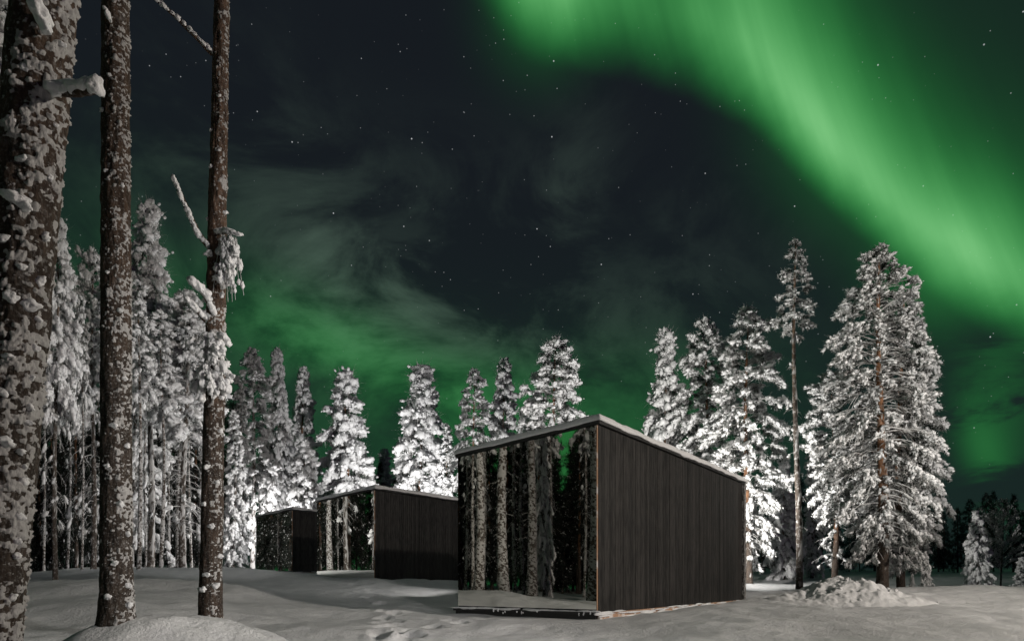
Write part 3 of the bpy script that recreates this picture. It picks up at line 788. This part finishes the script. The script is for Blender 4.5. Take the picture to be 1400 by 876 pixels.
# bigger clumps stuck on its near side
rsA = np.random.RandomState(8); cs_, ds_, zs_ = [], [], []
for (px, py, w) in [(18, 190, 12), (30, 238, 10), (22, 290, 24), (30, 300, 16), (8, 345, 12), (26, 378, 10), (40, 390, 14), (30, 425, 20), (14, 420, 14), (10, 498, 13), (2, 545, 12), (4, 610, 18), (14, 620, 12), (25, 705, 13),
                    (44, 480, 10), (52, 440, 10), (34, 560, 11), (20, 660, 14), (8, 760, 12), (14, 815, 12), (66, 250, 9), (74, 180, 8), (58, 330, 12), (40, 520, 10), (70, 70, 9), (36, 120, 10), (22, 580, 10), (40, 640, 9), (26, 740, 10)]:
    z = CZ + (HY - py) / F * 4.1 - o_a[2]; c0, rr = ax_a(z); X = (px - 700) / F * 3.95 - o_a[0]
    dxx = max(-0.95, min(0.95, (X - c0[0]) / rr)); cs_.append((c0[0] + dxx * rr, c0[1] - math.sqrt(1 - dxx * dxx) * rr * 0.99, z)); ds_.append((1, 0, rsA.uniform(-.3, .3)))
    s0 = w / F * 4.0 * 0.66; zs_.append((s0 * 1.1, s0 * 0.6, s0 * rsA.uniform(.5, .8)))
b = MB(); lump_set(b, cs_, ds_, zs_, 21); b.build('snow', [M_snow], pa)

# --- B: straight dark trunk
pb, o_b, ax_b = fore_pine('straight dark pine trunk standing second from the left edge', 158, 7.4, ((159, 800, 19.5), (158, 0, 16.5)), 202, M_barkA, 0.24, 0.014, 180, 0.010, 8.2, 0.45, 2.2)
b = MB(); tube(b, [rel(152, 36, 7.3, o_b), rel(147, 24, 7.2, o_b), rel(143, 14, 7.12, o_b)], [0.025, 0.018, 0.012], 8, 0, 31, 0.004)
sb = b.build('branch_stub', [M_barkA], pb)
b = MB(); lump_set(b, [rel(148, 22, 7.2, o_b), rel(145, 16, 7.14, o_b)], [(-.3, -.1, .9)] * 2, [(.06, .025, .025), (.045, .025, .025)], 33); b.build('snow', [M_snow], sb)
cs_, ds_, zs_ = [], [], []
for (px, py, w) in [(141, 160, 5), (152, 115, 4), (147, 243, 4), (165, 260, 5), (170, 330, 5), (150, 380, 4), (164, 430, 6), (168, 520, 6), (158, 585, 7), (170, 610, 6), (150, 640, 5), (165, 690, 7), (172, 730, 6), (160, 770, 7), (175, 800, 7), (152, 815, 7), (172, 826, 8)]:
    z = CZ + (HY - py) / F * 7.4 - o_b[2]; c0, rr = ax_b(z); X = (px - 700) / F * 7.3 - o_b[0]
    dxx = max(-0.95, min(0.95, (X - c0[0]) / rr)); cs_.append((c0[0] + dxx * rr, c0[1] - math.sqrt(1 - dxx * dxx) * rr, z)); ds_.append((1, 0, 0))
    s0 = w / F * 7.3 * 0.8; zs_.append((s0, s0 * 0.6, s0 * 0.7))
b = MB(); lump_set(b, cs_, ds_, zs_, 41); b.build('snow', [M_snow], pb)

# --- C: reddish trunk with broken limbs and hanging snow
pc, o_c, ax_c = fore_pine('slender reddish pine with broken snowy limbs, third trunk from left', 288, 8.7, ((288, 800, 14.5), (303, 0, 9.5)), 303, M_barkC, 0.20, 0.010, 130, 0.012, 9.6, 0.4, 2.2)
def limb_c(pts, rads, lumps, seed, name='broken_limb'):
    b = MB(); tube(b, [rel(*p, o_c) for p in pts], rads, 8, 0, seed, 0.012)
    L = b.build(name, [M_barkC], pc)
    if lumps:
        b = MB(); lump_set(b, [rel(*p[:3], o_c) for p in lumps], [p[3] for p in lumps], [p[4] for p in lumps], seed + 1); b.build('snow', [M_snow], L)
    return L
def along(pts, n, s, seed, off=3.0):
    """lumps of snow lying along a limb given in pixels"""
    rs = np.random.RandomState(seed); out = []
    pts = np.array(pts, float); t = np.linspace(0, len(pts) - 1, n)
    P = np.stack([np.interp(t, np.arange(len(pts)), pts[:, j]) for j in range(3)], 1)
    g = np.gradient(P, axis=0)
    for p, q_ in zip(P, g):
        k = rs.uniform(.7, 1.2)
        out.append((p[0] + rs.normal(0, .6), p[1] - off * rs.uniform(.6, 1.2), p[2] - 0.02, (q_[0], 0, -q_[1]), (s * 1.8 * k, s * .9 * k, s * k)))
    return out
l1 = [(290, 73, 8.68), (268, 50, 8.5), (240, 22, 8.35), (212, 0, 8.2), (190, -14, 8.1)]
limb_c(l1, [.030, .026, .022, .016, .01], along(l1, 16, .024, 71, 2), 72)
l2 = [(284, 338, 8.65), (270, 320, 8.5), (252, 280, 8.35), (238, 246, 8.25)]
limb_c(l2, [.036, .034, .028, .022], along(l2, 16, .030, 73, 2), 74)
l3 = [(290, 425, 8.6), (282, 405, 8.5), (272, 394, 8.42), (262, 386, 8.38)]
limb_c(l3, [.035, .032, .028, .022], along(l3, 9, .045, 75, 3), 76)
l4 = [(284, 440, 8.65), (272, 428, 8.55), (262, 418, 8.5), (254, 410, 8.45)]
limb_c(l4, [.032, .03, .026, .02], along(l4, 8, .040, 77, 3), 78)
l5 = [(298, 318, 8.6), (312, 318, 8.5), (326, 322, 8.45)]
limb_c(l5, [.024, .018, .01], along(l5, 6, .032, 79, 3), 80, 'branch')
rsC = np.random.RandomState(55)
tw0, tw1, lc, ld, lz = [], [], [], [], []
for k in range(40):                                           # hanging frosted twigs on the right side
    a = np.array((rsC.uniform(300, 324), rsC.uniform(318, 335), rsC.uniform(8.45, 8.6))); e = a + np.array((rsC.normal(2, 5), rsC.uniform(12, 80), rsC.normal(0, .05)))
    p0, p1 = rel(*a, o_c), rel(*e, o_c); tw0.append(p0); tw1.append(p1)
    for w in range(3):
        f_ = rsC.uniform(.2, 1); lc.append(p0 * (1 - f_) + p1 * f_); ld.append(p1 - p0); s0 = rsC.uniform(.018, .036); lz.append((s0 * 1.5, s0, s0))
for k in range(90):                                           # the tangle lower down
    a = np.array((rsC.normal(291, 9), rsC.uniform(455, 530), rsC.uniform(8.42, 8.6))); e = a + np.array((rsC.normal(0, 11), rsC.uniform(2, 30), rsC.normal(0, .08)))
    p0, p1 = rel(*a, o_c), rel(*e, o_c); tw0.append(p0); tw1.append(p1)
    for w in range(2):
        f_ = rsC.uniform(.2, 1); lc.append(p0 * (1 - f_) + p1 * f_); ld.append(p1 - p0); s0 = rsC.uniform(.02, .045); lz.append((s0 * 1.6, s0, s0))
for a_, b_ in ((0, 40), (40, 130)):
    b = MB(); segs(b, np.array(tw0[a_:b_]), np.array(tw1[a_:b_]), np.full(b_ - a_, .007), np.full(b_ - a_, .004), 0)
    b.build('hanging_twigs', [M_twig], pc)
for (px, py, w) in [(299, 138, 4), (287, 183, 4), (299, 212, 3), (288, 233, 4), (304, 292, 5), (282, 302, 4), (286, 352, 8), (296, 385, 7), (283, 436, 7), (275, 410, 6), (299, 460, 8), (283, 462, 8), (312, 464, 7), (290, 497, 9), (313, 498, 8), (300, 545, 6), (299, 590, 5),
                    (284, 640, 6), (296, 660, 5), (290, 720, 6), (280, 690, 5), (298, 760, 6), (284, 785, 6), (295, 800, 7), (278, 805, 7)]:
    z = CZ + (HY - py) / F * 8.7 - o_c[2]; c0, rr = ax_c(z); X = (px - 700) / F * 8.6 - o_c[0]
    dxx = max(-1.15, min(1.15, (X - c0[0]) / rr)); lc.append(np.array((c0[0] + dxx * rr, c0[1] - math.sqrt(max(0, 1 - dxx * dxx)) * rr, z))); ld.append(np.array((1, 0, .1)))
    s0 = w / F * 8.6 * 0.8; lz.append((s0, s0 * 0.75, s0 * 0.7))
b = MB(); lump_set(b, lc, ld, lz, 91); b.build('snow', [M_snow], pc)

# ------------------------------------------------------------------ tree kinds
K = {}
G = -math.pi / 2
K['sp1'] = conifer(1, 13, 2.9, 0.05, 125, 'spruce', 0.80, 0.10, 0.30, minis=3, needles=7, dens=0.9, rime=3, mini=(0.2, 0.4))
K['sp2'] = conifer(2, 13, 2.7, 0.05, 130, 'spruce', 0.90, 0.10, 0.31, minis=3, needles=7, dens=0.9, rime=3, mini=(0.2, 0.4))
K['sp3'] = conifer(3, 13, 2.1, 0.06, 130, 'spruce', 0.85, 0.05, 0.24, minis=3, needles=7, dens=0.95, rime=3, mini=(0.2, 0.4))
K['pi1'] = conifer(4, 12, 2.0, 0.22, 135, 'pine', 0.70, 0.15, 0.115, dens=1.3, lower=40, minis=4, needles=8, gap=G, inner=0.45, frost_r=1.2)
K['pi2'] = conifer(5, 12, 2.0, 0.16, 145, 'pine', 0.75, 0.12, 0.115, dens=1.3, lower=34, minis=4, needles=8, gap=G, inner=0.45, frost_r=1.2)
K['pi3'] = conifer(6, 12, 1.6, 0.30, 115, 'pine', 0.65, 0.2, 0.105, dens=1.3, lower=40, minis=4, needles=7, gap=G, inner=0.4, frost_r=1.2)
K['fat'] = conifer(16, 12, 2.3, 0.06, 155, 'pine', 0.80, 0.08, 0.145, dens=1.15, minis=5, needles=7, gap=G, inner=0.4, frost_r=1.2)
K['big'] = conifer(7, 11.5, 1.75, 0.13, 210, 'pine', 0.70, 0.14, 0.064, dens=1.75, r0=0.19, lower=50, minis=2, needles=8, snow=0.35, gap=G, inner=0.55, frost_r=1.35, rime=6)
K['twin'] = conifer(8, 10, 1.45, 0.10, 150, 'pine', 0.75, 0.05, 0.08, dens=1.4, r0=0.14, lower=10, minis=3, needles=9, inner=0.4, frost_r=1.2)
K['thin'] = conifer(9, 12.5, 0.85, 0.74, 36, 'spruce', 0.45, 0.0, 0.058, dens=1.0, r0=0.12, lower=26, minis=2, needles=8, snow=0.5, bark=M_barkF, lowfol=0.2, lowlen=(0.12, 0.4), inner=0.35)
K['birch'] = conifer(10, 13, 2.0, 0.14, 110, 'column', 1.45, 0.6, 0.16, dens=1.1, r0=0.15, minis=4, needles=4, bark=M_barkF, snow=0.7, inner=0.35, frost_r=1.3, gap=G)
K['col'] = conifer(11, 13, 1.2, 0.08, 120, 'column', 1.2, 0.2, 0.15, minis=4, bark=M_barkF, snow=0.65, inner=0.3)
K['small'] = conifer(12, 4, 0.9, 0.04, 60, 'spruce', 0.9, 0.1, 0.13, r0=0.05, minis=3)
K['bare'] = conifer(13, 5, 1.3, 0.15, 46, 'open', 0.15, 0.9, 0.035, dens=1.7, r0=0.05, minis=1, needles=2, tips=False, bark=M_barkF, snow=0.6)
K['stem'] = conifer(14, 14, 1.6, 0.66, 50, 'pine', 0.4, 0.1, 0.17, r0=0.20, lower=40, minis=3, bark=M_barkF, snow=0.86, tside=None, nside=40, tdz=0.04, lowfol=0.06, lowlen=(0.05, 0.30))
K['stem2'] = conifer(15, 14, 1.0, 0.60, 45, 'column', 0.8, 0.1, 0.13, r0=0.10, lower=60, minis=3, bark=M_barkF, snow=0.84, tside=None, nside=24, tdz=0.05, lowfol=0.08, lowlen=(0.1, 0.55))
K['sp4'] = conifer(19, 13, 1.7, 0.46, 80, 'spruce', 0.7, 0.05, 0.20, minis=5, needles=6, lower=50, lowfol=0.15, lowlen=(0.1, 0.55), bark=M_barkF, snow=0.6)
K['pi4'] = conifer(20, 13, 1.7, 0.45, 80, 'pine', 0.6, 0.2, 0.16, minis=4, needles=6, lower=70, lowfol=0.10, lowlen=(0.2, 0.9), bark=M_barkF, snow=0.7, frost_r=1.3)
K['dk1'] = conifer(17, 13, 2.3, 0.10, 100, 'spruce', 0.8, 0.05, 0.26, minis=2, needles=12, dark=1)  # background kinds coloured dark to stand for unlit forest depth
K['dk2'] = conifer(18, 13, 1.7, 0.25, 90, 'pine', 0.6, 0.1, 0.22, minis=2, needles=14, dark=1)

T_ = make_tree
# right side
T_(K['big'], 'pine_tree', 1206, 22, 333, label='tallest broad pine at right with orange trunk showing through its crown', rz=-0.3)
T_(K['twin'], 'pine_tree', 1232, 23.5, 392, label='snowy pine with dark trunk, directly behind the tallest right hand pine', rz=2.0, wide=0.95)
T_(K['thin'], 'pine_tree', 1093, 25, 322, label='thin bare stemmed pine with a small tufted top, right of the cabins', rz=1.0)
T_(K['pi3'], 'pine_tree', 1140, 27, 502, label='medium frosted pine between the thin bare pine and the tallest pine', rz=0.2, wide=1.1)
T_(K['pi2'], 'pine_tree', 1024, 29, 420, label='tall bright pine just past the right end of nearest cabin', rz=-0.1, wide=0.95)
T_(K['pi1'], 'pine_tree', 968, 32, 432, label='floodlit pine above the low end of nearest cabin roof', rz=0.1, wide=0.85)
T_(K['sp3'], 'spruce_tree', 908, 33, 447, label='pointed bright conifer over the plank side, first one right of the roof peak', rz=0.2, wide=0.8)
T_(K['sp1'], 'spruce_tree', 1072, 36, 620, label='low white conifer behind the thin bare pine stem', rz=0.9, wide=0.75)
T_(K['col'], 'spruce_tree', 1110, 38, 600, label='narrow grey conifer behind the medium frosted pine', rz=0.9)
T_(K['small'], 'spruce_sapling', 1266, 22.0, 752, label='knee high snowy sapling at the foot of the tallest right pine', rz=1.0, wide=0.7)
T_(K['small'], 'spruce_sapling', 1247, 22.8, 782, label='smallest snowy sapling beside the dark trunk at right', rz=2.2, wide=0.9)
T_(K['small'], 'spruce_tree', 1337, 29, 698, label='small dim snowy spruce standing apart near the right edge', rz=0.5, wide=0.85)
T_(K['bare'], 'birch_tree', 1368, 30, 682, label='leafless frosted young birch near the right edge', rz=0.5)
T_(K['small'], 'spruce_tree', 1398, 27, 760, label='small snowy bush like conifer cut by the right edge', rz=1.5, wide=1.3)
# behind the cabins
T_(K['fat'], 'spruce_tree', 762, 36, 457, label='broad floodlit conifer rising behind the mirror front of nearest cabin', rz=0.1, wide=0.95)
T_(K['sp3'], 'spruce_tree', 689, 48, 488, label='sharp topped white spruce over the low end of the mirror front', rz=1.9, wide=0.85)
T_(K['pi2'], 'pine_tree', 650, 47, 504, label='lumpy white pine over the left edge of the mirror front', rz=0.2, wide=0.75)
T_(K['small'], 'spruce_tree', 719, 44, 560, label='small white treetop between the sharp spruce and the broad conifer', rz=0.2, wide=0.6)
T_(K['sp2'], 'spruce_tree', 574, 56, 500, label='bright cone shaped spruce behind the right part of middle cabin', rz=0.9, wide=1.0)
T_(K['col'], 'spruce_tree', 612, 52, 578, label='short frosted tree squeezed beside the bright cone shaped spruce', rz=0.4)
T_(K['sp1'], 'spruce_tree', 473, 57, 507, label='full snowy spruce above the mirror end of middle cabin', rz=4.0, wide=0.92)
T_(K['sp3'], 'spruce_tree', 527, 66, 612, label='low dark spruce tip between the two spruces behind middle cabin', rz=4.0)
T_(K['sp3'], 'spruce_tree', 414, 60, 500, label='dark shaded spruce behind the farthest cabin', rz=2.0, wide=0.75)
T_(K['small'], 'spruce_tree', 420, 52, 605, label='slim white spruce right behind the farthest cabin', rz=2.0, wide=0.95)
T_(K['birch'], 'birch_tree', 345, 50, 478, label='white weeping tree left of the farthest cabin with drooping branches', rz=0.0, wide=0.95)
T_(K['sp3'], 'spruce_tree', 380, 54, 474, label='tall white pointed tree right of the weeping tree', rz=5.0, wide=0.65)
# left forest
T_(K['sp4'], 'spruce_tree', 206, 29, 274, label='tallest pointed spruce of the left forest, between second and third trunks', rz=0.4, wide=0.75)
T_(K['stem2'], 'pine_tree', 220, 26, 420, label='thin white stem in front of the tallest left spruce', rz=0.4)
T_(K['pi4'], 'pine_tree', 250, 27, 395, label='bright branchy pine left of the reddish trunk', rz=1.4)
T_(K['stem2'], 'pine_tree', 190, 24, 380, label='dark slim stem right beside the straight dark trunk', rz=2.4)
T_(K['pi4'], 'pine_tree', 128, 25, 338, label='clumpy snowy pine half hidden behind the straight dark trunk', rz=3.4, wide=0.65)
T_(K['sp4'], 'spruce_tree', 76, 20, 290, label='snowy spruce just right of the thickest trunk', rz=2.9, wide=0.55)
T_(K['dk1'], 'spruce_tree', 105, 30, 440, label='dim conifer between the thickest and the straight trunk', rz=0.2, wide=0.6)
T_(K['stem'], 'pine_tree', 246, 30, 440, label='frosty upright trunk beneath the bright branchy pine', rz=0.2)
T_(K['col'], 'spruce_tree', 318, 36, 560, label='white column shaped tree right behind the reddish trunk', rz=2.2)
T_(K['stem'], 'pine_tree', -75, 12.6, -160, label='leftmost of the three thick pale trunks reflected in the nearest mirror', rz=2.2, wide=1.0)
for k, (px, D, tp, w) in enumerate([(60, 27, 420, .8), (92, 29, 430, .9), (112, 24, 400, .7), (200, 33, 450, .9), (262, 31, 430, .9), (232, 36, 450, 1.0), (272, 38, 470, .9), (330, 44, 520, .9)]):
    T_(K['stem2'], 'pine_tree', px, D, tp, label='slim frosted trunk among the trees of the left forest', group='slim frosted trunks of the left forest', rz=k * 1.1, wide=w * 0.75)
T_(K['birch'], 'birch_tree', 178, 34, 430, label='drooping white tree glimpsed right behind the straight dark trunk', rz=1.2)

# trees off to the left, seen in the mirror of the nearest cabin
P0 = np.array(CAB[0][0]); NM = -E1
def refl(px, D):
    v = np.array([(px - 700) / F * D, D]); d = (v - P0) @ NM
    return tuple(v - 2 * d * NM)
MIR = [(690, 29.5, 'stem', 14, 1.25, 'thick snowy pine trunk reflected left of centre in the nearest mirror'),
       (728, 31, 'stem', 14, 1.2, 'straight snowy pine trunk reflected at the centre of the nearest mirror'),
       (811, 28.0, 'stem', 14.5, 1.3, 'snow caked pine trunk reflected at the right edge of the nearest mirror'),
       (648, 31, 'stem2', 12, 0.9, 'slender frosted stem reflected near the left edge of the nearest mirror'),
       (660, 32.5, 'stem2', 12, 1.0, 'second slender frosted stem reflected from the left in the nearest mirror'),
       (637, 33, 'stem2', 11, 0.8, 'faint slender stem reflected at the far left of the nearest mirror'),
       (705, 33, 'stem2', 13, 0.9, 'thin stem reflected just right of the thick pine trunk in the mirror'),
       (717, 34, 'stem2', 13, 0.9, 'thin stem reflected just left of the central pine trunk in the mirror'),
       (744, 32, 'col', 12, 0.5, 'drooping snowy conifer reflected right of the central trunk in the mirror'),
       (751, 36, 'stem2', 13, 0.8, 'dim thin stem reflected right of centre in the nearest mirror'),
       (799, 35, 'stem2', 13, 0.8, 'dim thin stem reflected beside the snow caked right hand trunk')]
for k, (px, D, kd, h, w, lab) in enumerate(MIR):
    T_(K[kd], 'pine_tree' if kd != 'col' else 'spruce_tree', xy=refl(px, D), h=h, rz=k * 1.3, wide=w, label=lab)
rsB = np.random.RandomState(77); n_bg = 0
def bg_tree(x, y, h, lab, grp):
    kd = ['dk1', 'dk2'][rsB.randint(2)]
    T_(K[kd], 'pine_tree' if kd == 'dk2' else 'spruce_tree', xy=(x, y), h=h, rz=rsB.uniform(0, 6), wide=rsB.uniform(.75, 1.1), label=lab, group=grp)
for px in range(622, 830, 13):                                # darker wood farther off in the reflection
    D = rsB.uniform(42, 60)
    if 756 < px < 788: continue
    bg_tree(*refl(px + rsB.uniform(-3, 3), D), rsB.uniform(11, 15), 'dark tree of the wood reflected behind the trunks in the mirrors', 'dark wood beyond the left edge')
for k, (px, h) in enumerate([(750, 13), (757, 11.5), (764, 8.2), (770, 7.6), (776, 8.4), (784, 12), (790, 12), (796, 13)]):  # they leave a gap of sky in the reflection
    bg_tree(*refl(px, 50 + 3 * (k % 3)), h, 'dark tree of the wood reflected behind the trunks in the mirrors', 'dark wood beyond the left edge')
for x, y in [(-33, 19), (-36, 23), (-39, 20.5), (-42, 17), (-45, 22), (-47, 25), (-31, 23.5), (-38, 27)]:
    bg_tree(x, y, 13 + (x % 3), 'dark tree of the wood reflected behind the trunks in the mirrors', 'dark wood beyond the left edge')
for k in range(46):                                           # wood beyond the left edge, met by the other mirrors too
    x = rsB.uniform(-56, -24); y = rsB.uniform(-12, min(32, -x * 1.05))
    d_ = (np.array([x, y]) - P0) @ NM; v_ = np.array([x, y]) - 2 * d_ * NM
    if 738 < 700 + v_[0] / v_[1] * F < 800: continue
    bg_tree(x, y, rsB.uniform(11, 16), 'dark tree of the wood reflected behind the trunks in the mirrors', 'dark wood beyond the left edge')
for px in list(range(20, 300, 12)):                           # dark depth of the left forest
    D = rsB.uniform(36, 58); h = (HY - rsB.uniform(470, 600)) / F * D
    bg_tree((px + rsB.uniform(-6, 6) - 700) / F * D, D, h, 'dark tree in the depth of the left forest', 'dark trees deep in the left forest')
for px in list(range(1040, 1440, 17)):                        # low dark wood on the right
    D = rsB.uniform(48, 75); h = (HY - rsB.uniform(655, 715)) / F * D
    bg_tree((px + rsB.uniform(-6, 6) - 700) / F * D, D, h, 'dark tree in the far wood at right', 'dark trees of the far right wood')
for px in list(range(420, 1040, 24)):
    D = rsB.uniform(62, 80); h = (HY - rsB.uniform(640, 690)) / F * D
    bg_tree((px + rsB.uniform(-6, 6) - 700) / F * D, D, h, 'low dark tree in the far wood behind the cabins', 'low dark trees behind the cabins')

# ------------------------------------------------------------------ heap of ploughed snow on the right
hx, hy = (1165 - 700) / F * 17.6, 17.6
n = 150; a = np.linspace(-1, 1, n); U, V_ = np.meshgrid(a, a, indexing='ij'); P = np.stack([U.ravel() * 2.5, V_.ravel() * 1.2, 0 * U.ravel()], 1)
rr = np.hypot(U, V_).ravel(); sh = np.clip(1 - rr ** 2, 0, 1) ** 1.3
zz = sh * (0.36 + 0.22 * fbm(P * 0.9, 61, 3) + 0.06 * np.abs(fbm(P * 3, 63, 3)) + 0.03 * fbm(P * 14, 67, 2)) - 0.05
gzv = gheight(P[:, 0] + hx, P[:, 1] + hy)
z0 = gz(hx, hy)
keep = MB(); i = np.arange(n * n).reshape(n, n)
keep.add(np.stack([P[:, 0], P[:, 1], gzv - z0 + zz], 1), np.stack([i[:-1, :-1], i[1:, :-1], i[1:, 1:], i[:-1, 1:]], -1).reshape(-1, 4))
rsH = np.random.RandomState(66); nc = 22
cx, cy = rsH.normal(0, .65, nc), rsH.normal(0, .38, nc); iz = np.clip(((cx / 2.5 + 1) / 2 * (n - 1)).astype(int), 0, n - 1) * n + np.clip(((cy / 1.2 + 1) / 2 * (n - 1)).astype(int), 0, n - 1)
s0 = rsH.uniform(.015, .055, nc)
blobs(keep, T2, np.stack([cx, cy, (gzv - z0 + zz)[iz] + s0 * .3], 1), rsH.normal(0, 1, (nc, 3)), s0[:, None] * rsH.uniform(.6, 1.3, (nc, 3)), rsH)
hp = keep.build('snow_heap', [M_snow]); hp.location = (hx, hy, z0)
tag(hp, 'rough ploughed heap of snow in front of the right hand pines', 'snow heap')
